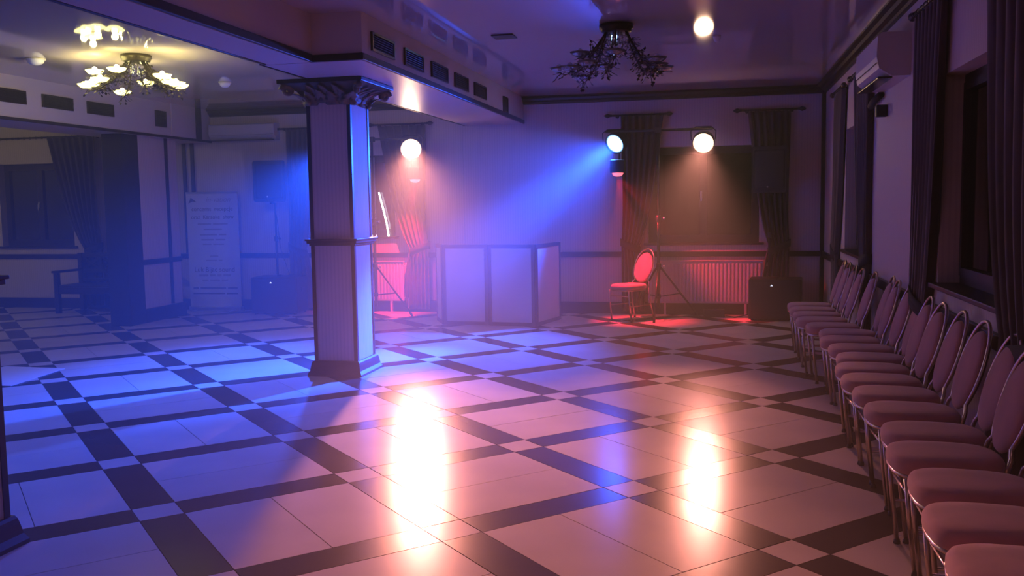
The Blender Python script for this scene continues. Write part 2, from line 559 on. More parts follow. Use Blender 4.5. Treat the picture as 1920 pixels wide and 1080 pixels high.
# ------------------------------------------------------------------ pillars
def pillar(x0, x1, y0, y1, label, capital=True):
    t = thing('pillar', label, 'pillar', ((x0 + x1) / 2, (y0 + y1) / 2, 0))
    a, b = (x1 - x0) / 2, (y1 - y0) / 2
    box('shaft', M['wall'], -a + .006, a - .006, -b + .006, b - .006, 0, 2.7, t)
    for sx in (-1, 1):
        for sy in (-1, 1):
            w = 0.035
            mb = MB()
            mb.box(*sorted((sx * a, sx * (a - w))), *sorted((sy * b, sy * (b - w))), 0.14, 2.52)
            mb.build('corner_strip', M['wood'], t)
    mb = MB()
    for e, z0, z1 in ((0.012, 1.205, 1.225), (0.03, 1.225, 1.25), (0.042, 1.25, 1.268)):
        mb.bbox(-a - e, a + e, -b - e, b + e, z0, z1, 0.004)
    mb.build('belt_moulding', M['wood'], t)
    mb = MB()
    prof = [(0.052, 0), (0.052, 0.02), (0.035, 0.05), (0.026, 0.10), (0.02, 0.125), (0.012, 0.14)]
    mb.rings([[(sx * (a + e), sy * (b + e), z) for sx, sy in ((-1, -1), (1, -1), (1, 1), (-1, 1))] for e, z in prof], True, True, False)
    mb.build('plinth', M['wood'], t)
    if not capital:
        return t
    mb = MB()
    prof = [(0.0, 2.50), (0.02, 2.52), (0.03, 2.56), (0.06, 2.60), (0.12, 2.635), (0.17, 2.655)]
    mb.rings([[(sx * (a + e), sy * (b + e), z) for sx, sy in ((-1, -1), (1, -1), (1, 1), (-1, 1))] for e, z in prof], True, True, False)
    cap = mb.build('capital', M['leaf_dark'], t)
    box('abacus', M['wood'], -a - .19, a + .19, -b - .19, b + .19, 2.655, 2.694, t, 0.008)

    def leaf(mtx, w, h, curl):
        """acanthus leaf: lobed outline, bending outward at the tip"""
        rows = []
        for k in range(7):
            s = k / 6
            lob = (1 - s ** 2.2) * (1.0 + 0.28 * (1 if k % 2 else -0.4)) * w / 2 + 0.004
            y = -curl * s ** 2.2 - 0.01
            z = h * (s - 0.25 * s ** 3)
            rows.append([(-lob, y + 0.012, z), (-lob * 0.45, y - 0.012, z), (0, y + 0.004, z), (lob * 0.45, y - 0.012, z), (lob, y + 0.012, z),
                         (lob * 0.5, y + 0.022, z), (0, y + 0.024, z), (-lob * 0.5, y + 0.022, z)])
        return MB().rings(rows, True, True, True, mtx)
    for face in range(4):
        half = a if face % 2 == 0 else b
        off = b if face % 2 == 0 else a
        R = Matrix.Rotation(face * PI / 2, 4, 'Z')
        for k in range(4):
            x = -half + half * 2 * (k + 0.5) / 4
            leaf(R @ Matrix.Translation((x, -off, 2.475 + 0.02 * (k % 2))), 0.125, 0.15 - 0.015 * (k % 2), 0.13).build('leaf', M['leaf'], t)
        for k in range(3):
            x = -half + half * 2 * (k + 1) / 4
            leaf(R @ Matrix.Translation((x * 1.15, -off - 0.02, 2.54)), 0.12, 0.12, 0.16).build('leaf', M['leaf'], t)
        # corner volute: a spiral scroll and a curled leaf under the abacus corner
        Rc = R @ Matrix.Translation((half + 0.10, -off - 0.10, 2.60)) @ Matrix.Rotation(PI / 4, 4, 'Z')
        pts = [(0, -0.055 * (1 - n / 22) * math.cos(n * 0.55) - 0.03, 0.05 * (1 - n / 22) * math.sin(n * 0.55)) for n in range(20)]
        vol = MB().tube(pts, [0.028 - 0.0008 * n for n in range(20)], 8, mtx=Rc)
        vol.build('volute', M['leaf'], t)
        leaf(R @ Matrix.Translation((half - 0.01, -off + 0.01, 2.47)) @ Matrix.Rotation(PI / 4, 4, 'Z'), 0.16, 0.15, 0.19).build('leaf', M['leaf'], t)
    return t


pillar(-3.655, -3.23, 7.9, 8.35, 'square panelled pillar with dark corner strips and a carved leaf capital, mid-room')
pillar(-3.655, -3.225, 3.12, 3.60, 'square pillar with dark strips cut by the frame edge, near the white card')

# ------------------------------------------------------------------ vent grilles
def vent(name, label, w, h, group, n=6):
    t = thing(name, label, 'vent', group=group)
    d = 0.02
    fr = MB(); e = 0.018
    fr.box(-w / 2, w / 2, -d, 0, h / 2 - e, h / 2); fr.box(-w / 2, w / 2, -d, 0, -h / 2, -h / 2 + e)
    fr.box(-w / 2, -w / 2 + e, -d, 0, -h / 2 + e, h / 2 - e); fr.box(w / 2 - e, w / 2, -d, 0, -h / 2 + e, h / 2 - e)
    fr.build('grille_frame', M['vent'], t)
    box('duct_back', M['vent_core'], -w / 2 + e, w / 2 - e, -0.004, 0, -h / 2 + e, h / 2 - e, t)
    me = None
    for k in range(n):
        z = -h / 2 + e + (h - 2 * e) * (k + 0.5) / n
        if me is None:
            me = MB().box(-w / 2 + e, w / 2 - e, -0.008, 0.008, -0.0015, 0.0015, Matrix.Rotation(0.6, 4, 'X')).data('slat', M['vent'])
        s = bpy.data.objects.new('slat', me); C.objects.link(s); s.parent = t; s.location = (0, -0.011, z)
    return t


ORD = ['first', 'second', 'third', 'fourth', 'fifth', 'sixth', 'seventh', 'eighth', 'ninth', 'tenth', 'eleventh', 'twelfth',
       'thirteenth', 'fourteenth', 'fifteenth', 'sixteenth', 'seventeenth', 'eighteenth']
for k, (ya, yb) in enumerate([(7.07, 7.59), (7.86, 8.39), (8.65, 9.19), (9.46, 9.98), (10.26, 10.79), (11.70, 11.95)]):
    lab = 'dark slatted vent in the beam face, %s from the beam corner above the pillar' % ORD[k] if k < 5 else 'small upright vent at the end of the beam face by the stage wall'
    v = vent('vent_grille', lab, yb - ya, 0.15 if k < 5 else 0.2, 'vent grilles in the beam face', 6 if k < 5 else 8)
    v.location = (-2.70, (ya + yb) / 2, 2.865 if k < 5 else 2.84)
    v.rotation_euler = (0, 0, PI / 2)
for k, (ya, yb) in enumerate([(8.58, 9.10), (9.36, 9.88), (10.14, 10.65), (11.56, 11.81)]):
    lab = 'dark slatted vent in the bulkhead below the lit chandelier, %s from the frame edge' % ORD[k] if k < 3 else 'small upright vent in the bulkhead above the dark post'
    v = vent('vent_grille', lab, yb - ya, 0.15 if k < 3 else 0.22, 'vent grilles in the bulkhead', 6 if k < 3 else 8)
    v.location = (-7.60, (ya + yb) / 2, 2.83 if k < 3 else 2.82)
    v.rotation_euler = (0, 0, PI / 2)

# ------------------------------------------------------------------ curtains and rods
def curtain(label, base, rz, side, w_top, w_tie, z_top, z_tie, group, folds=7, z_low=0.05, w_low=None, seed=0, flat=1.0):
    """tied-back drape; local x runs from the outer edge (0) inwards (side=+1/-1), -y into the room"""
    t = thing('curtain', label, 'curtain', base, rz, group)
    rnd = random.Random(seed)
    w_low = w_low or w_tie * 1.35
    nu, nv = folds * 8, 36
    rows = []
    ph = rnd.uniform(0, 6)
    for k in range(nv + 1):
        z = z_top + (z_low - z_top) * k / nv
        if z > z_tie:
            s = (z - z_tie) / (z_top - z_tie)
            w = w_tie + (w_top - w_tie) * (s ** 0.75)
            amp = 0.035 + 0.02 * (1 - s)
            xo = 0.06 * w_top * (1 - s) * math.sin(s * PI)
        else:
            s = (z_tie - z) / (z_tie - z_low)
            w = w_tie + (w_low - w_tie) * min(1, s * 2.2) ** 0.6
            amp = 0.04
            xo = 0
        row = []
        for j in range(nu + 1):
            u = j / nu
            y = flat * (-0.05 - amp * math.sin(2 * PI * folds * u + ph + 0.5 * math.sin(3 * u + k * 0.05)) - 0.012 * math.sin(2 * PI * folds * 2 * u + 1 + k * 0.1))
            row.append((side * (xo + u * w), y, z))
        rows.append(row)
    mb = MB()
    mb.rings(rows, False, False, True, None, False)
    cl = mb.build('drape', M['curtain'], t)
    so = cl.modifiers.new('thickness', 'SOLIDIFY'); so.thickness = 0.006
    tb = MB()
    pts = []
    for n in range(24):
        a = 2 * PI * n / 24
        pts.append((side * (w_tie / 2 + (w_tie / 2 + 0.02) * math.cos(a)), flat * (-0.05 + 0.095 * math.sin(a)), z_tie + 0.06 * math.cos(a) * -1))
    tb.rings([[(p[0], p[1], p[2] - 0.05), (p[0], p[1] * 1.02, p[2] + 0.05), (p[0] * 0.98, p[1] * 0.9, p[2] + 0.05), (p[0] * 0.98, p[1] * 0.9, p[2] - 0.05)] for p in pts + pts[:1]], False, False, True)
    tb.build('tieback', M['tieback'], t)
    return t


def rod(label, base, rz, x0, x1, group):
    t = thing('curtain_rod', label, 'curtain rod', base, rz, group)
    MB().tube([(x0, -0.06, 0), (x1, -0.06, 0)], 0.013, 10).build('pole', M['wood'], t)
    for x, s in ((x0, -1), (x1, 1)):
        mb = MB()
        mb.lathe([(0.008, 0), (0.02, 0.008), (0.014, 0.02), (0.028, 0.045), (0.032, 0.06), (0.022, 0.085), (0.004, 0.11)], 12, Matrix.Translation((x, -0.06, 0)) @ Matrix.Rotation(s * PI / 2, 4, 'Y'))
        mb.build('finial', M['wood'], t)
    for x in (x0 + 0.07, x1 - 0.07):
        mb = MB(); mb.tube([(x, 0, -0.01), (x, -0.06, -0.01)], 0.008, 8); mb.lathe([(0.025, 0), (0.025, 0.01)], 10, Matrix.Translation((x, 0, -0.01)) @ Matrix.Rotation(PI / 2, 4, 'X'))
        mb.build('bracket', M['wood'], t)
    n = max(3, int((x1 - x0) / 0.11))
    me = None
    for k in range(n):
        x = x0 + 0.06 + (x1 - x0 - 0.12) * k / (n - 1)
        if me is None:
            me = MB().tube([(0, 0.02 * math.cos(2 * PI * q / 12), 0.02 * math.sin(2 * PI * q / 12)) for q in range(12)], 0.003, 6, True).data('curtain_ring', M['wood'])
        r = bpy.data.objects.new('curtain_ring', me); C.objects.link(r); r.parent = t; r.location = (x, -0.06, -0.004)
    return t


YW = YF - 0.04
G1, G2 = 'tied-back taupe curtains', 'short curtain rods'
# far wall: base y is the wall plane
curtain('taupe curtain tied back beside the side-room window, above the dark bench', (-9.55, YW, 0), 0, -1, 0.85, 0.28, 2.72, 0.95, G1, 7, seed=1)
rod('curtain rod over the side-room window', (-9.95, YF, 2.735), 0, -1.75, 0.45, G2)
curtain('curtain lit bright blue between the wall speaker and the pillar', (-6.31, YW, 0), 0, 1, 0.42, 0.24, 2.72, 0.93, G1, 5, seed=2)
rod('curtain rod above the blue-lit curtain near the wall air conditioner', (-6.12, YF, 2.735), 0, -0.3, 0.3, G2)
curtain('tied-back curtain behind the white spotlight, beside the white booth', (-4.12, YW, 0), 0, -1, 0.72, 0.27, 2.72, 0.93, G1, 6, seed=3)
rod('curtain rod directly above the white spotlight by the pillar', (-4.55, YF, 2.745), 0, -0.38, 0.42, G2)
curtain('dark curtain behind the blue spotlight, beside the lone red-lit chair', (-1.31, YW, 0), 0, 1, 0.58, 0.24, 2.74, 0.95, G1, 6, seed=4)
rod('curtain rod above the blue spotlight at the stage window', (-1.08, YF, 2.755), 0, -0.36, 0.36, G2)
curtain('dark curtain behind the corner loudspeaker, on the stage window', (0.93, YW, 0), 0, -1, 0.55, 0.26, 2.74, 0.93, G1, 6, seed=5)
rod('curtain rod above the corner loudspeaker', (0.66, YF, 2.76), 0, -0.36, 0.36, G2)
# right wall: local x runs along +Y after the turn
XWR = XR - 0.005
RZ = -PI / 2                       # local -y points to -X (into the room), local x to -Y
curtain('narrow dark curtain on the window wall next to the room corner', (XWR, 11.55, 0), RZ, 1, 0.75, 0.26, 2.77, 0.95, G1, 6, seed=6, flat=0.62)
rod('curtain rod on the window wall next to the room corner', (XR, 11.2, 2.785), RZ, -0.45, 0.45, G2)
curtain('dark curtain on the window wall below the air conditioner, far window', (XWR, 9.0, 0), RZ, -1, 0.95, 0.28, 2.77, 0.95, G1, 7, seed=7, flat=0.62)
rod('curtain rod on the window wall beyond the air conditioner', (XR, 9.55, 2.785), RZ, -0.6, 0.6, G2)
curtain('tall dark curtain between the pink wall panel and the large side window', (XWR, 6.95, 0), RZ, 1, 0.80, 0.46, 2.80, 0.86, G1, 7, seed=8, flat=0.62)
rod('curtain rod above the tall curtain by the pink wall panel', (XR, 6.5, 2.815), RZ, -0.50, 0.50, G2)
curtain('nearest dark curtain on the window wall, behind the front chairs', (XWR, 4.02, 0), RZ, -1, 1.25, 0.72, 2.80, 0.86, G1, 8, seed=9, flat=0.62)
rod('curtain rod above the front curtain of the window wall', (XR, 4.64, 2.815), RZ, -0.72, 0.72, G2)

# net curtain, and a glowing tube for a reflection in the middle window
net = MB()
net.rings([[(x * 0.26, 0.012 * math.sin(x * 30), z) for x in [q / 20 for q in range(21)]] for z in (1.13, 1.5, 1.9, 2.28)], False, False, True, None, False)
o = net.build('net_curtain', M['sheer']); o.location = (-5.24, YF + 0.075, 0)
o.modifiers.new('thickness', 'SOLIDIFY').thickness = 0.002
tag(o, 'narrow pale net curtain hanging in the window behind the pillar', 'curtain')
tb = MB().tube([(-4.935, 13.09, 1.765), (-4.91, 13.09, 1.66), (-4.87, 13.09, 1.5), (-4.825, 13.09, 1.30), (-4.80, 13.09, 1.112)], 0.013, 8).build('reflection_tube', M['window_glint'])
tag(tb, 'thin curved glowing tube added as a window reflection, on the sill behind the pillar', 'lamp')
tag(box('light_bar', M['led'], -5.02, -4.93, 12.935, 12.955, 1.118, 1.138, None, 0.004), 'small bright bar on the window sill beside the pillar', 'lamp')

# ------------------------------------------------------------------ radiators
def radiator(label, x0, x1, z0, z1, group='white panel radiators'):
    t = thing('radiator', label, 'radiator', ((x0 + x1) / 2, YF - 0.03, 0), 0, group)
    w = x1 - x0
    box('panel', M['radiator'], -w / 2, w / 2, -0.055, -0.02, z0, z1, t, 0.006)
    n = int(w / 0.05)
    rb = MB()
    for k in range(n):
        x = -w / 2 + 0.025 + (w - 0.05) * (k + 0.5) / n
        rb.bbox(x - 0.014, x + 0.014, -0.066, -0.053, z0 + 0.03, z1 - 0.03, 0.005)
    o = rb.build('rib', M['radiator'], t); o['kind'] = 'stuff'
    tg = MB(); tg.bbox(-w / 2 - 0.005, w / 2 + 0.005, -0.075, -0.01, z1, z1 + 0.012, 0.004)
    tg.build('top_grille', M['radiator'], t)
    vl = MB(); vl.tube([(w / 2, -0.04, z0 + 0.05), (w / 2 + 0.05, -0.04, z0 + 0.05), (w / 2 + 0.06, -0.04, z0 - 0.02), (w / 2 + 0.06, -0.04, 0.0)], 0.009, 8)
    vl.lathe([(0.02, 0), (0.022, 0.01), (0.02, 0.05), (0.012, 0.055)], 10, Matrix.Translation((w / 2 + 0.05, -0.04, z1 - 0.07)))
    vl.tube([(w / 2, -0.04, z1 - 0.06), (w / 2 + 0.05, -0.04, z1 - 0.06)], 0.009, 8)
    vl.build('valve', M['white_plastic'], t)
    for s in (-1, 1):
        box('foot_bracket', M['radiator'], s * w * 0.35 - 0.015, s * w * 0.35 + 0.015, -0.05, 0.0, 0.0, z0, t)
    return t
radiator('white ribbed radiator lit red under the stage window, beside the corner subwoofer', -0.95, 0.60, 0.16, 0.74)
radiator('white radiator lit pink under the window behind the pillar', -5.9, -4.52, 0.16, 0.74)

# ------------------------------------------------------------------ air conditioners
def aircon(label, w, h, d, loc, rz):
    t = thing('air_conditioner', label, 'air conditioner', loc, rz, None)
    mb = MB()
    prof = [(0, 0), (-d * 0.55, 0.0), (-d * 0.92, 0.06), (-d, h * 0.45), (-d * 0.97, h * 0.93), (-d * 0.85, h), (0, h)]
    mb.rings([[(x, p[0], p[1]) for p in prof] for x in (-w / 2, w / 2)], True, True, False)
    mb.build('housing', M['white_plastic'], t)
    fl = MB(); fl.bbox(-w / 2 + 0.04, w / 2 - 0.04, -d * 0.93, -d * 0.5, -0.012, 0.002, 0.004)
    fl.build('louvre_flap', M['vent'], t)
    ln = MB(); ln.box(-w / 2 + 0.01, w / 2 - 0.01, -d * 1.005, -d * 0.98, h * 0.30, h * 0.312)
    ln.build('panel_joint', M['vent'], t)
    return t
aircon('white wall air conditioner on the stage wall above the blue-lit speaker', 1.07, 0.24, 0.2, (-6.99, YF, 2.585), 0)
aircon('air conditioner high on the window wall beside the tall curtain', 1.1, 0.32, 0.24, (XR, 7.95, 2.46), RZ)
tr = MB().tube([(XR - 0.03, 8.5, 2.44), (XR - 0.05, 8.75, 2.41), (XR - 0.035, 9.0, 2.39)], 0.03, 10).build('drain_pipe', M['tieback'])
tag(tr, 'short dark drain pipe on the window wall at the air conditioner', 'pipe')
sn = box('motion_sensor', M['black'], XR - 0.09, XR, 8.33, 8.41, 2.24, 2.34, None, 0.012)
tag(sn, 'small black box sensor on the window wall beside the far window curtain', 'sensor')

# ------------------------------------------------------------------ banquet chairs
SZ = 0.487
def make_chair():
    """oval-backed banquet chair facing -X; origin on the floor under the seat"""
    t = thing('banquet_chair', 'x', 'chair')
    n = 28
    def outline(s, dz=0):
        out = []
        for k in range(n):
            a = 2 * PI * k / n
            ca, sa = math.cos(a), math.sin(a)
            px = math.copysign(abs(ca) ** 0.62, ca) * 0.225
            py = math.copysign(abs(sa) ** 0.62, sa) * (0.186 - 0.018 * (px / 0.225))
            out.append((px * s, py * s))
        return out
    rings = [[(x, y, z) for x, y in outline(s)] for s, z in ((0.90, 0.412), (0.985, 0.418), (1.0, 0.435), (0.995, 0.458), (0.95, 0.476), (0.86, 0.484), (0.6, 0.488), (0.3, 0.490))]
    MB().rings(rings).build('seat', M['velvet'], t)
    MB().tube([(x, y, 0.408) for x, y in outline(0.94)], 0.011, 8, True).build('seat_frame', M['metal'], t)
    # front legs
    for s in (-1, 1):
        lg = MB().tube([(-0.185, s * 0.185, 0.408), (-0.172, s * 0.187, 0.25), (-0.145, s * 0.19, 0.012)], 0.0105, 8).build('leg', M['metal'], t)
        MB().lathe([(0.015, 0), (0.016, 0.006), (0.012, 0.022), (0.008, 0.024)], 10, Matrix.Translation((-0.145, s * 0.19, 0))).build('foot_cap', M['black'], lg)
        lg = MB().tube([(0.195, s * 0.165, 0.43), (0.215, s * 0.17, 0.25), (0.275, s * 0.18, 0.012)], 0.0105, 8).build('leg', M['metal'], t)
        MB().lathe([(0.015, 0), (0.016, 0.006), (0.012, 0.022), (0.008, 0.024)], 10, Matrix.Translation((0.275, s * 0.18, 0))).build('foot_cap', M['black'], lg)
        MB().tube([(-0.165, s * 0.188, 0.20), (0.225, s * 0.172, 0.20)], 0.007, 6).build('stretcher', M['metal'], t)
    MB().tube([(-0.17, -0.187, 0.33), (-0.17, 0.187, 0.33)], 0.007, 6).build('stretcher', M['metal'], t)
    # back hoop: from the seat up into an oval arch, leaning back
    def bx(z): return 0.195 + (z - 0.43) * 0.30
    pts = []
    pts.append((0.195, -0.165, 0.43))
    for k in range(25):
        a = -PI * 0.42 + (PI * 1.84) * k / 24
        y, z = -math.cos(a) * 0.18, 0.70 + math.sin(a) * 0.232
        if z < 0.52: y = math.copysign(max(abs(y), 0.158), y if abs(y) > 1e-6 else -1)
        pts.append((bx(z), y, z))
    pts.append((0.195, 0.165, 0.43))
    MB().tube(pts, 0.0105, 8).build('back_frame', M['metal'], t)
    # oval pad: front and back bulge
    L = Matrix(((0.30 / 1.044, 0, 1 / 1.044), (0, 1, 0), (1 / 1.044, 0, -0.30 / 1.044))).transposed()
    c = Vector((bx(0.685), 0, 0.685))
    up = Vector((0.30, 0, 1)).normalized(); nr = Vector((-1, 0, 0.30)).normalized(); sd = Vector((0, 1, 0))
    def oval(s, d):
        out = []
        for k in range(28):
            a = 2 * PI * k / 28
            wid = 0.163 * (1 - 0.06 * math.sin(a))
            out.append(tuple(c + sd * (math.cos(a) * wid * s) + up * (math.sin(a) * 0.208 * s) + nr * d))
        return out
    MB().rings([oval(s, d) for s, d in ((0.3, -0.018), (0.75, -0.017), (0.95, -0.012), (1.0, 0.0), (0.96, 0.014), (0.85, 0.022), (0.5, 0.028), (0.2, 0.029))]).build('backrest', M['velvet'], t)
    return t


corner = [(10.15, .71), (9.73, .70), (9.31, .70), (8.89, .70), (8.47, .745), (8.06, .815), (7.65, .78), (7.24, .80), (6.82, .805), (6.40, .75),
          (6.00, .738), (5.60, .75), (5.17, .752), (4.71, .76), (4.32, .72), (3.887, .728), (3.455, .695), (3.042, .68)]
proto = make_chair()
KG = 'banquet chairs along the window wall'
rc = random.Random(3)
for k, (yc, xf) in enumerate(corner):
    c = proto if k == 0 else copy_tree(proto)
    c.location = (xf + 0.222, yc - 0.165, 0)
    c.rotation_euler = (0, 0, rc.uniform(-0.03, 0.03))
    tag(c, 'pink oval-backed banquet chair in the wall row, %s counted from the far corner' % ORD[k], 'chair', KG)
rcx = copy_tree(proto)
rcx.location = (-1.15, 12.28, 0)
rcx.rotation_euler = (0, 0, 0.85)
tag(rcx, 'lone banquet chair lit red beside the stage light stand', 'chair', None)
if 'group' in rcx: del rcx['group']

# ------------------------------------------------------------------ loudspeakers on poles over subwoofers
def speaker(label, loc, rz):
    t = thing('loudspeaker', label, 'speaker', loc, rz, 'loudspeakers on poles')
    mb = MB()
    prof = [(-0.225, -0.0), (-0.235, -0.06), (-0.21, -0.09), (0.21, -0.09), (0.235, -0.06), (0.225, 0.0), (0.15, 0.24), (-0.15, 0.24)]
    hs = [(0.0, 0.93), (0.015, 0.985), (0.04, 1.0), (0.56, 1.0), (0.585, 0.985), (0.60, 0.93)]
    mb.rings([[(x * s, y * s, z) for x, y in prof] for z, s in hs], True, True, False)
    mb.build('cabinet', M['black'], t)
    g = MB()
    g.rings([[(0.205 * math.sin(a) * s, -0.085 - 0.022 * math.cos(a), z) for a in [(-1 + 2 * q / 8) * 1.25 for q in range(9)]] for z, s in ((0.05, 0.97), (0.07, 1.0), (0.53, 1.0), (0.55, 0.97))], False, False, True, None, False)
    o = g.build('grille', M['grille'], t); o.modifiers.new('thickness', 'SOLIDIFY').thickness = 0.006
    MB().lathe([(0.012, 0), (0.012, 0.006), (0.008, 0.008)], 12, Matrix.Translation((-0.02, -0.107, 0.075)) @ Matrix.Rotation(PI / 2, 4, 'X')).build('badge', M['alu'], t)
    MB().lathe([(0.035, -0.03), (0.035, 0.004)], 12, Matrix.Translation((0, 0.07, 0))).build('pole_cup', M['black'], t)
    return t


def subwoofer(label, loc, rz, w, h, d):
    t = thing('subwoofer', label, 'speaker', loc, rz, 'subwoofers on the floor')
    MB().bbox(-w / 2, w / 2, -d / 2, d / 2, 0.02, h, 0.015).build('cabinet', M['black'], t)
    g = MB(); g.bbox(-w / 2 + 0.025, w / 2 - 0.025, -d / 2 - 0.012, -d / 2 + 0.002, 0.045, h - 0.025, 0.006)
    g.build('grille', M['grille'], t)
    MB().add([(-0.018, 0, 0), (0.018, 0, 0), (0, 0, 0.02), (-0.018, -0.004, 0), (0.018, -0.004, 0), (0, -0.004, 0.02)], [(0, 1, 2), (5, 4, 3), (0, 3, 4, 1), (1, 4, 5, 2), (2, 5, 3, 0)], False, Matrix.Translation((-0.04, -d / 2 - 0.012, h - 0.085))).build('badge', M['led'], t)
    for sx in (-1, 1):
        for sy in (-1, 1):
            MB().lathe([(0.02, 0), (0.022, 0.02)], 10, Matrix.Translation((sx * (w / 2 - 0.05), sy * (d / 2 - 0.05), 0))).build('rubber_foot', M['black'], t)
        MB().bbox(sx * (w / 2 + 0.001) - 0.004, sx * (w / 2 + 0.001) + 0.004, -0.07, 0.07, h * 0.6, h * 0.72, 0.003).build('handle', M['black_metal'], t)
    MB().lathe([(0.04, 0), (0.035, 0.02), (0.022, 0.022)], 12, Matrix.Translation((0, 0, h))).build('pole_socket', M['black_metal'], t)
    return t


def pole(label, loc, z0, z1):
    t = thing('speaker_pole', label, 'speaker stand', loc, 0, 'speaker poles')
    MB().tube([(0, 0, z0), (0, 0, (z0 + z1) / 2)], 0.0185, 10).build('lower_tube', M['black_metal'], t)
    MB().tube([(0, 0, (z0 + z1) / 2 - 0.01), (0, 0, z1)], 0.0145, 10).build('upper_tube', M['black_metal'], t)
    zc = (z0 + z1) / 2
    MB().lathe([(0.024, -0.04), (0.03, -0.03), (0.03, 0.03), (0.022, 0.04)], 12, Matrix.Translation((0, 0, zc))).build('collar', M['black'], t)
    kb = MB(); kb.tube([(0.02, 0, zc), (0.055, 0, zc)], 0.006, 6); kb.lathe([(0.016, 0), (0.018, 0.01), (0.014, 0.02)], 8, Matrix.Translation((0.05, 0, zc)) @ Matrix.Rotation(PI / 2, 4, 'Y'))
    kb.build('knob', M['black'], t)
    return t


subwoofer('black subwoofer lit blue, below the speaker by the roll-up banner', (-6.36, 12.63, 0), 0.10, 0.70, 0.55, 0.5)
pole('black pole between the blue-lit subwoofer and its loudspeaker', (-6.40, 12.65, 0), 0.572, 1.64)
speaker('black loudspeaker on a pole lit blue, beside the blue curtain', (-6.44, 12.60, 1.65), 0.22)
subwoofer('black subwoofer in the room corner behind the chair row', (0.74, 12.56, 0), -0.10, 0.66, 0.54, 0.5)
pole('black pole between the corner subwoofer and its loudspeaker', (0.66, 12.60, 0), 0.562, 1.645)
speaker('black loudspeaker on a pole in front of the corner curtain', (0.66, 12.54, 1.655), -0.2)
cab = MB().tube([(-6.385, 12.60, 1.62), (-6.33, 12.58, 1.3), (-6.30, 12.56, 1.0), (-6.22, 12.56, 0.75), (-6.17, 12.58, 0.572), (-6.10, 12.75, 0.568)], 0.006, 6).build('speaker_cable', M['black'])
tag(cab, 'thin black cable hanging down the blue-lit speaker pole', 'cable')

# ------------------------------------------------------------------ DJ booth front
def booth():
    t = thing('booth_screen', 'white fabric booth screen of framed folding panels before the stage wall', 'booth', (-2.9, 11.8, 0))
    base = [(-3.735, 12.05), (-3.52, 11.60), (-2.895, 11.555), (-2.27, 11.51), (-2.085, 12.28)]
    h = 1.045
    for (x0, y0), (x1, y1) in zip(base, base[1:]):
        d = Vector((x1 - x0, y1 - y0)); L = d.length
        mt = Matrix.Translation((x0 + 2.9, y0 - 11.8, 0)) @ Matrix.Rotation(math.atan2(d.y, d.x), 4, 'Z')
        e = 0.046
        fr = MB()
        fr.box(0.004, e, -0.02, 0.02, 0.0, h, mt); fr.box(L - e, L - 0.004, -0.02, 0.02, 0.0, h, mt)
        fr.box(e, L - e, -0.02, 0.02, 0.0, e, mt); fr.box(e, L - e, -0.02, 0.02, h - e, h, mt)
        f = fr.build('panel_frame', M['black'], t)
        MB().box(e - 0.004, L - e + 0.004, -0.012, -0.006, e - 0.004, h - e + 0.004, mt).build('fabric', M['facade'], f)
    for x, y in base[1:-1]:
        for z in (0.18, 0.86):
            MB().tube([(x + 2.9, y - 11.8 + 0.012, z - 0.03), (x + 2.9, y - 11.8 + 0.012, z + 0.03)], 0.010, 8).build('hinge', M['black_metal'], t)
booth()

# ------------------------------------------------------------------ light stands, stage lights
def stand(label, x, y, legs, bar):
    t = thing('light_stand', label, 'light stand', (x, y, 0), 0, 'tripod light stands')
    MB().tube([(0, 0, 0.14), (0, 0, 1.35)], 0.021, 10).build('lower_tube', M['black_metal'], t)
    MB().tube([(0, 0, 1.34), (0, 0, 2.50)], 0.0165, 10).build('upper_tube', M['black_metal'], t)
    for z in (0.70, 1.34):
        MB().lathe([(0.028, -0.045), (0.036, -0.03), (0.036, 0.03), (0.026, 0.045)], 12, Matrix.Translation((0, 0, z))).build('collar', M['black'], t)
        kb = MB(); kb.tube([(0.025, 0, z), (0.07, 0, z)], 0.006, 6); kb.lathe([(0.018, 0), (0.02, 0.012), (0.015, 0.024)], 8, Matrix.Translation((0.062, 0, z)) @ Matrix.Rotation(PI / 2, 4, 'Y'))
        kb.build('knob', M['alu'], t)
    MB().lathe([(0.028, -0.03), (0.034, 0), (0.028, 0.03)], 12, Matrix.Translation((0, 0, 0.30))).build('collar', M['black'], t)
    for a, r in legs:
        ca, sa = math.cos(a), math.sin(a)
        lg = MB().tube([(0.03 * ca, 0.03 * sa, 0.69), (r * ca, r * sa, 0.03)], 0.013, 8).build('leg', M['black_metal'], t)
        MB().tube([((r - 0.03) * ca, (r - 0.03) * sa, 0.06), (r * ca + 0.012 * ca, r * sa + 0.012 * sa, 0.0)], 0.017, 8).build('rubber_foot', M['black'], lg)
        MB().tube([(0.03 * ca, 0.03 * sa, 0.30), (0.56 * r * ca, 0.56 * r * sa, 0.325)], 0.008, 6).build('brace', M['black_metal'], t)
    MB().tube([(-bar, 0, 2.50), (bar, 0, 2.50)], 0.018, 10).build('cross_bar', M['black_metal'], t)
    MB().bbox(-0.04, 0.04, -0.035, 0.035, 2.465, 2.535, 0.008).build('bar_clamp', M['black'], t)
    return t


YL = 12.45
XS1, XS2 = -4.78, -0.775
stand('black tripod light stand half hidden behind the pillar', XS1, YL, [(-0.1, 0.55), (2.2, 0.5), (-2.0, 0.5)], 0.68)
stand('black tripod light stand beside the lone red-lit chair', XS2, YL, [(-1.65, 0.42), (0.55, 0.58), (2.5, 0.5)], 0.70)


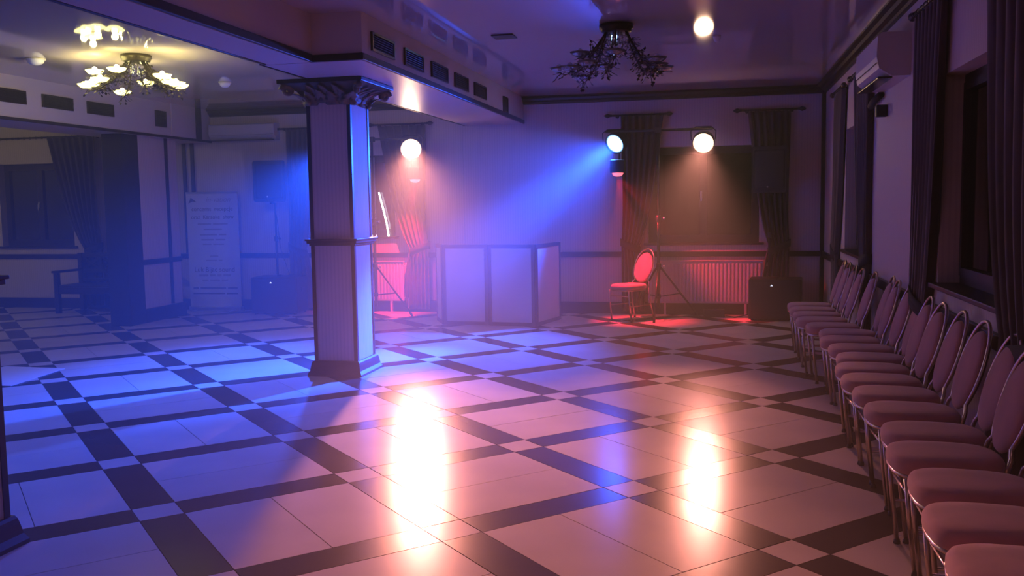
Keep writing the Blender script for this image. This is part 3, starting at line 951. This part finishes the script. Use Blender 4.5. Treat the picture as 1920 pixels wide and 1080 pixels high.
def stage_light(label, pos, aim, lens, col, power, size, blend, scale=1.0, core=None):
    """par can hanging from the cross bar by a yoke; local -Z is the beam"""
    d = (Vector(aim) - Vector(pos)).normalized()
    t = thing('stage_light', label, 'stage light', pos, 0, None)
    q = d.to_track_quat('-Z', 'Y').to_matrix().to_4x4()
    body = MB()
    body.lathe([(0.145, -0.0), (0.145, 0.10), (0.135, 0.12), (0.13, 0.15), (0.10, 0.19), (0.05, 0.20)], 24, q, True, False, True)
    body.lathe([(0.135, 0.02), (0.135, 0.0), (0.145, 0.0)], 24, q, False, False, False)
    body.build('housing', M['black_metal'], t)
    MB().lathe([(0.134, 0.02), (0.12, 0.014), (0.10, 0.010), (0.075, 0.008), (0.05, 0.006), (0.025, 0.005), (0.004, 0.005)], 24, q, True, True, True).build('lens', lens, t)
    t.scale = (scale, scale, scale)
    yk = MB()
    zt = 2.50 - pos[2]
    yk.tube([(-0.155, 0, 0.0), (-0.16, 0, zt * 0.6), (-0.10, 0.02, zt - 0.02), (0.10, 0.02, zt - 0.02), (0.16, 0, zt * 0.6), (0.155, 0, 0.0)], 0.008, 6, mtx=Matrix.Translation((0, 0.03, 0.05)))
    yk.build('yoke', M['black_metal'], t)
    light('beam', 'SPOT', t, tuple(d * 0.03), col, power, 0.10, d, size, blend)
    if core:                                             # the hot middle of the same beam
        light('beam_core', 'SPOT', t, tuple(d * 0.03), col, core[0], 0.10, d, core[1], 1.0)
    return t


aim_wl, aim_wr = (-1.55, 4.9, 0.0), (-0.5, 6.1, 0.0)
aim_br, aim_bl = (-3.55, 8.4, 0.1), (-4.75, 7.0, 0.0)
stage_light('white spotlight glaring beside the pillar, on the stand behind it', (-4.20, YL, 2.345), aim_wl, M['lens_warm'], WARM, P_WL, 27, 1.0, 1.08)
stage_light('blue spotlight hidden behind the pillar, on the same stand as the white one', (-5.36, YL, 2.345), aim_bl, M['lens_blue'], BLUE, P_BL, 43, 1.0)
stage_light('blue spotlight throwing a cyan beam, on the stand by the lone chair', (-1.355, YL, 2.335), aim_br, M['lens_blue'], BLUE, P_BR, 72, 1.0, 1.0, (P_BR_CORE, 24))
stage_light('white spotlight in front of the stage window', (-0.195, YL, 2.31), aim_wr, M['lens_warm'], WARM, P_WR, 30, 1.0)


def effect_light(label, pos, beams):
    t = thing('effect_light', label, 'stage light', pos, 0, 'small red effect lights')
    b = MB(); b.bbox(-0.095, 0.095, -0.08, 0.08, 0.02, 0.19, 0.012); b.build('housing', M['black'], t)
    MB().lathe([(0.02, -0.028), (0.05, -0.02), (0.07, 0.0), (0.075, 0.022)], 16).build('lens', M['lens_red'], t)
    br = MB(); zt = 2.50 - pos[2]
    br.tube([(0, 0.07, 0.10), (0, 0.20, 0.20), (0, 0.21, zt - 0.04), (0, YL - pos[1], zt)], 0.009, 6); br.build('hanger', M['black_metal'], t)
    for k in range(3):
        MB().box(-0.06 + k * 0.05, -0.04 + k * 0.05, -0.084, -0.079, 0.06, 0.15).build('cooling_fin', M['black_metal'], t)
    for aim, p, s, bl in beams:
        d = (Vector(aim) - Vector(pos)).normalized()
        light('red_beam', 'SPOT', t, (0, 0, -0.04), RED, p, 0.02, d, s, bl)
    return t


effect_light('small black effect light with a red lens under the white spotlight by the pillar', (-4.16, YL + 0.02, 1.91),
             [((-4.46, 12.36, 0), P_RED_A * 0.5, 20, 1.0), ((-4.7, 12.9, 0.5), P_RED_A * 0.35, 55, 1.0)])
effect_light('small black effect light with a red lens under the blue spotlight', (-1.30, YL - 0.12, 1.93),
             [((-1.06, 12.24, 0.5), P_RED_A * 0.4, 46, 1.0), ((0.36, 12.36, 0.0), P_RED_B, 14, 0.8), ((0.5, 12.98, 0.4), P_RED_B * 0.4, 34, 1.0)])

# cables and small cases on the floor near the corner subwoofer
cs = MB(); cs.bbox(-0.14, 0.14, -0.09, 0.09, 0, 0.10, 0.01)
o = cs.build('power_box', M['black']); o.location = (-0.05, 12.72, 0); tag(o, 'low black power box on the floor between stand and subwoofer', 'box')
for k, (pts, lab) in enumerate([([(-0.75, 12.55, 0.008), (-0.5, 12.6, 0.008), (-0.3, 12.75, 0.008), (-0.2, 12.70, 0.02)], 'black cable on the floor from the light stand to the power box'),
                                ([(0.10, 12.70, 0.02), (0.22, 12.62, 0.008), (0.32, 12.78, 0.008), (0.40, 12.8, 0.03)], 'black cable on the floor from the power box to the subwoofer')]):
    tag(MB().tube(pts, 0.008, 6).build('floor_cable', M['black']), lab, 'cable')

# ------------------------------------------------------------------ roll-up banner
def banner():
    t = thing('roll_up_banner', 'white roll-up banner with rows of lettering beside the blue-lit speaker', 'banner', (-7.53, 12.82, 0), 0.05)
    w, h = 0.84, 1.80
    MB().bbox(-w / 2 - 0.01, w / 2 + 0.01, -0.06, 0.06, 0.0, 0.07, 0.015).build('base_case', M['alu'], t)
    for s in (-1, 1):
        MB().bbox(s * 0.3 - 0.02, s * 0.3 + 0.02, -0.16, 0.16, 0.0, 0.012, 0.004).build('base_foot', M['alu'], t)
    sh = box('sheet', M['banner'], -w / 2, w / 2, -0.004, 0.0, 0.06, h, t)
    MB().bbox(-w / 2, w / 2, -0.012, 0.012, h - 0.01, h + 0.02, 0.005).build('top_rail', M['alu'], t)
    MB().tube([(0, 0.03, 0.05), (0, 0.012, h)], 0.008, 8).build('support_pole', M['alu'], t)

    def text(body, x, z, size, material, shear=0.0, spread=1.0):
        cu = bpy.data.curves.new('lettering', 'FONT')
        cu.body = body; cu.size = size; cu.align_x = 'CENTER'; cu.shear = shear; cu.extrude = 0.0008; cu.space_character = spread
        cu.materials.append(material)
        tmp = bpy.data.objects.new('lettering_curve', cu); C.objects.link(tmp)
        me = bpy.data.meshes.new_from_object(tmp.evaluated_get(bpy.context.evaluated_depsgraph_get()))
        bpy.data.objects.remove(tmp)
        o = bpy.data.objects.new('lettering', me); C.objects.link(o); o.parent = t
        o.location = (x, -0.0055, z); o.rotation_euler = (PI / 2, 0, 0); o['kind'] = 'stuff'
    # emblem: dark wedge with a tail, then a slanted word
    em = MB(); em.add([(-0.38, 0, 1.645), (-0.34, 0, 1.735), (-0.30, 0, 1.705), (-0.25, 0, 1.665), (-0.32, 0, 1.672)], [(0, 1, 2, 3, 4)])
    em.add([(-0.38, -.002, 1.645), (-0.34, -.002, 1.735), (-0.30, -.002, 1.705), (-0.25, -.002, 1.665), (-0.32, -.002, 1.672)], [(4, 3, 2, 1, 0)])
    em.build('emblem', M['ink'], t, (0, -0.006, 0))
    text('in-vation', 0.10, 1.665, 0.115, M['ink_pale'], 0.35)
    text('concerns  recepcje', 0.0, 1.53, 0.088, M['ink'])
    text('oraz  Karaoke  show', 0.0, 1.41, 0.082, M['ink'])

    def dashes(z, words, hgt, material):
        tot = sum(words) + 0.03 * (len(words) - 1)
        x = -tot / 2
        mb = MB()
        for wd in words:
            mb.box(x, x + wd, -0.0055, -0.0045, z, z + hgt); x += wd + 0.03
        mb.build('lettering', material, t)['kind'] = 'stuff'
    dashes(1.32, (0.22, 0.24), 0.022, M['ink_pale'])
    dashes(1.24, (0.30,), 0.02, M['ink_pale'])
    dashes(1.155, (0.28, 0.12), 0.022, M['ink_pale'])
    dashes(1.08, (0.20, 0.16), 0.022, M['ink_pale'])
    dashes(1.01, (0.14, 0.18), 0.02, M['ink_pale'])
    dashes(0.83, (0.14,), 0.018, M['ink_pale'])
    dashes(0.765, (0.18, 0.06), 0.018, M['ink_pale'])
    text('Luk Bijac sound', 0.0, 0.60, 0.105, M['ink'])
    dashes(0.53, (0.15, 0.09, 0.07, 0.12), 0.03, M['ink_pale'])
    dashes(0.46, (0.10, 0.16, 0.10), 0.022, M['ink_pale'])
    dashes(0.335, (0.09, 0.42, 0.16), 0.026, M['ink'])
    dashes(0.255, (0.52, 0.18), 0.022, M['ink'])
banner()

# ------------------------------------------------------------------ bench in the side room
def bench():
    t = thing('wooden_bench', 'dark wooden bench with a crossed-slat back behind the dark post', 'bench', (-9.15, 12.55, 0))
    w = 0.75
    for sx in (-1, 1):
        x = sx * (w - 0.03)
        MB().bbox(x - 0.035, x + 0.035, -0.33, -0.26, 0, 0.62, 0.006).build('leg', M['wood'], t)
        MB().bbox(x - 0.035, x + 0.035, 0.24, 0.31, 0, 0.90, 0.006).build('leg', M['wood'], t)
        MB().bbox(x - 0.045, x + 0.045, -0.36, 0.26, 0.62, 0.655, 0.008).build('armrest', M['wood'], t)
        MB().bbox(x - 0.02, x + 0.02, -0.26, 0.24, 0.30, 0.38, 0.004).build('side_rail', M['wood'], t)
    for k in range(5):
        y = -0.31 + k * 0.115
        MB().bbox(-w + 0.01, w - 0.01, y, y + 0.095, 0.40, 0.43, 0.005).build('seat_slat', M['wood'], t)
    MB().bbox(-w + 0.06, w - 0.06, -0.315, -0.285, 0.30, 0.40, 0.004).build('front_rail', M['wood'], t)
    for z0, z1 in ((0.83, 0.90), (0.585, 0.64), (0.45, 0.50)):
        MB().bbox(-w, w, 0.255, 0.295, z0, z1, 0.006).build('back_rail', M['wood'], t)
    for x in (-0.36, 0.0, 0.36):
        MB().bbox(x - 0.025, x + 0.025, 0.26, 0.29, 0.64, 0.83, 0.004).build('back_upright', M['wood'], t)
    for x0, x1 in ((-w + 0.06, -0.38), (-0.335, -0.025), (0.025, 0.335), (0.38, w - 0.06)):
        for s in (0, 1):
            a, b = ((x0, 0.645), (x1, 0.825)) if s == 0 else ((x0, 0.825), (x1, 0.645))
            ang = math.atan2(b[1] - a[1], b[0] - a[0]); L = math.hypot(b[0] - a[0], b[1] - a[1])
            MB().box(-L / 2, L / 2, -0.01, 0.01, -0.02, 0.02, Matrix.Translation(((a[0] + b[0]) / 2, 0.272 + 0.006 * s, (a[1] + b[1]) / 2)) @ Matrix.Rotation(-ang, 4, 'Y')).build('cross_slat', M['wood'], t)
bench()

# ------------------------------------------------------------------ white card on the floor
cd = MB(); cd.add([(-6.312, 7.876, 0.002), (-7.026, 7.903, 0.002), (-7.00, 6.99, 0.002), (-6.18, 6.999, 0.002), (-6.312, 7.876, 0.008), (-7.026, 7.903, 0.008), (-7.00, 6.99, 0.008), (-6.18, 6.999, 0.008)],
                  [(0, 3, 2, 1), (4, 5, 6, 7), (0, 1, 5, 4), (1, 2, 6, 5), (2, 3, 7, 6), (3, 0, 4, 7)])
tag(cd.build('card_sheet', M['paper']), 'flat white card lying on the floor behind the cut-off pillar', 'card')

# ------------------------------------------------------------------ chandeliers
LAMPS = [(-0.34, -0.17, 2.88), (-0.27, -0.19, 2.80), (-0.46, -0.07, 2.78), (-0.58, 0.02, 2.78), (0.02, -0.34, 2.86), (-0.40, 0.33, 2.74),
         (-0.15, 0.37, 2.83), (0.41, -0.21, 2.80), (0.42, -0.12, 2.76), (0.47, -0.08, 2.74), (0.32, 0.22, 2.76)]
def chandelier(label, x, y, lit):
    t = thing('chandelier', label, 'chandelier', (x, y, 0), 0, None)
    rnd = random.Random(11)
    MB().lathe([(0.13, ZC), (0.145, ZC - 0.008), (0.145, ZC - 0.035), (0.13, ZC - 0.042), (0.13, ZC - 0.062), (0.11, ZC - 0.07), (0.02, ZC - 0.07)], 24, None, True, True, True).build('canopy', M['bronze'], t)
    zb = ZC - 0.066
    for k in range(10):
        a = 2 * PI * k / 10
        r = 0.055 if k % 2 else 0.09
        L = 0.13 if k % 2 else 0.10
        MB().lathe([(0.004, zb), (0.011, zb - 0.03), (0.012, zb - L + 0.02), (0.004, zb - L)], 8, Matrix.Translation((r * math.cos(a), r * math.sin(a), 0))).build('crystal_drop', M['crystal'], t)
    for k, (lx, ly, lz) in enumerate(LAMPS):
        if not lit: lx, ly, lz = lx * 0.85, ly * 0.85, lz - 0.085
        e = Vector((lx, ly, lz - 0.015))
        a = math.atan2(ly, lx)
        s = Vector((0.09 * math.cos(a), 0.09 * math.sin(a), zb))
        pts = []
        for q in range(9):
            u = q / 8
            p = s.lerp(e, u)
            p.z = s.z + (e.z - s.z) * min(1, u * 1.15) - 0.06 * math.sin(PI * u)
            pts.append(p)
        br = MB()
        br.tube(pts, [0.0075 - 0.0004 * q for q in range(9)], 6)
        # twigs with small leaves and buds along the arm
        for q in range(1, 8):
            for n in range(6):
                p = pts[q].lerp(pts[q + 1], rnd.random())
                d = Vector((rnd.uniform(-1, 1), rnd.uniform(-1, 1), rnd.uniform(-0.9, 0.5))).normalized()
                L = rnd.uniform(0.035, 0.085)
                mid = p + d * L * 0.6 + Vector((0, 0, 0.01)); end = p + d * L
                br.tube([p, mid, end], [0.003, 0.0025, 0.0015], 5)
                sd = d.cross(Vector((0, 0, 1))).normalized() if abs(d.z) < 0.95 else Vector((1, 0, 0))
                w = rnd.uniform(0.009, 0.018); nn = d.cross(sd) * 0.002
                c1, tip = end + d * 0.016, end + d * 0.036
                vs = [end, c1 + sd * w + nn, tip, c1 - sd * w + nn, c1 - nn * 2]
                br.add([tuple(v) for v in vs], [(0, 1, 2, 3), (0, 4, 1), (1, 4, 2), (2, 4, 3), (3, 4, 0)])
        br.build('branch', M['bronze'], t)
        mt = Matrix.Translation((lx, ly, lz))
        sh = MB()
        sh.lathe([(0.016, -0.014), (0.045, -0.010), (0.07, 0.004), (0.088, 0.026), (0.085, 0.028), (0.066, 0.010), (0.042, -0.003), (0.018, -0.006)], 16, mt, True, True, True)
        s_ = sh.build('lamp_shade', M['shade_lit'] if lit else M['shade'], t)
        MB().lathe([(0.012, -0.004), (0.022, 0.012), (0.026, 0.03), (0.02, 0.048), (0.008, 0.058)], 12, mt).build('bulb', M['bulb_lit'] if lit else M['bulb_off'], s_)
        if lit:
            light('bulb_light', 'POINT', t, (lx, ly, lz + 0.085), LAMP, P_BULB, 0.03)
    return t


chandelier('lit chandelier of leafy bronze branches and glass saucer lamps over the side floor', -5.53, 8.15, True)
chandelier('unlit chandelier of leafy branches under the ceiling, above the booth', -0.85, 8.0, False)

# small ceiling fittings
def dome(label, x, y, r=0.06, mt=None):
    t = thing('ceiling_detector', label, 'detector', (x, y, ZC), 0, 'small ceiling fittings')
    MB().lathe([(r * 1.05, 0), (r * 1.05, -0.012), (r, -0.016)], 20, None, True, True, True).build('base_plate', M['white_plastic'], t)
    MB().lathe([(r * 0.92, -0.014), (r * 0.8, -0.04), (r * 0.5, -0.058), (r * 0.1, -0.064)], 20, None, True, False, True).build('dome_cover', mt or M['dome'], t)
dome('round white ceiling dome above the wall air conditioner, behind the lit chandelier', -5.75, 10.2, 0.07)
dome('flat white ceiling fitting beside the lit chandelier, above the bulkhead vents', -6.58, 8.05, 0.09)
dome('small round ceiling fitting beside the reflected white spotlight', -0.02, 8.8, 0.035)
t = thing('ceiling_detector', 'dark flat ceiling plate between the beam and the unlit chandelier', 'detector', (-1.88, 8.25, ZC), 0, 'small ceiling fittings')
MB().bbox(-0.10, 0.10, -0.10, 0.10, -0.012, 0, 0.004).build('base_plate', M['vent'], t)

# dim fill lamps added behind the viewer, and the side room's own lamp
def downlight(label, x, y, col, power):
    t = thing('fill_or_room_downlight', label, 'lamp', (x, y, ZC), 0, None)
    MB().lathe([(0.11, 0), (0.11, -0.02), (0.085, -0.03)], 20, None, True, True, False).build('rim', M['white_plastic'], t)
    MB().lathe([(0.085, -0.028), (0.06, -0.045), (0.01, -0.05)], 20, None, True, False, True).build('diffuser', M['fill_or_room_lamp'], t)
    light('fill_or_room_glow', 'POINT', t, (0, 0, -0.12), col, power, 0.08)
downlight('dim round fill lamp added in the ceiling behind the viewer, by the window wall', -0.4, -0.7, (1.0, 0.50, 0.60), P_REAR_FILL)
downlight('dim round fill lamp added in the ceiling behind the viewer, by the pillars', -5.0, -0.8, (0.75, 0.62, 1.0), P_REAR_FILL * 0.15)
downlight('dim round downlight in the side room ceiling past the bulkhead', -11.4, 9.6, (1.0, 0.86, 0.5), 42)
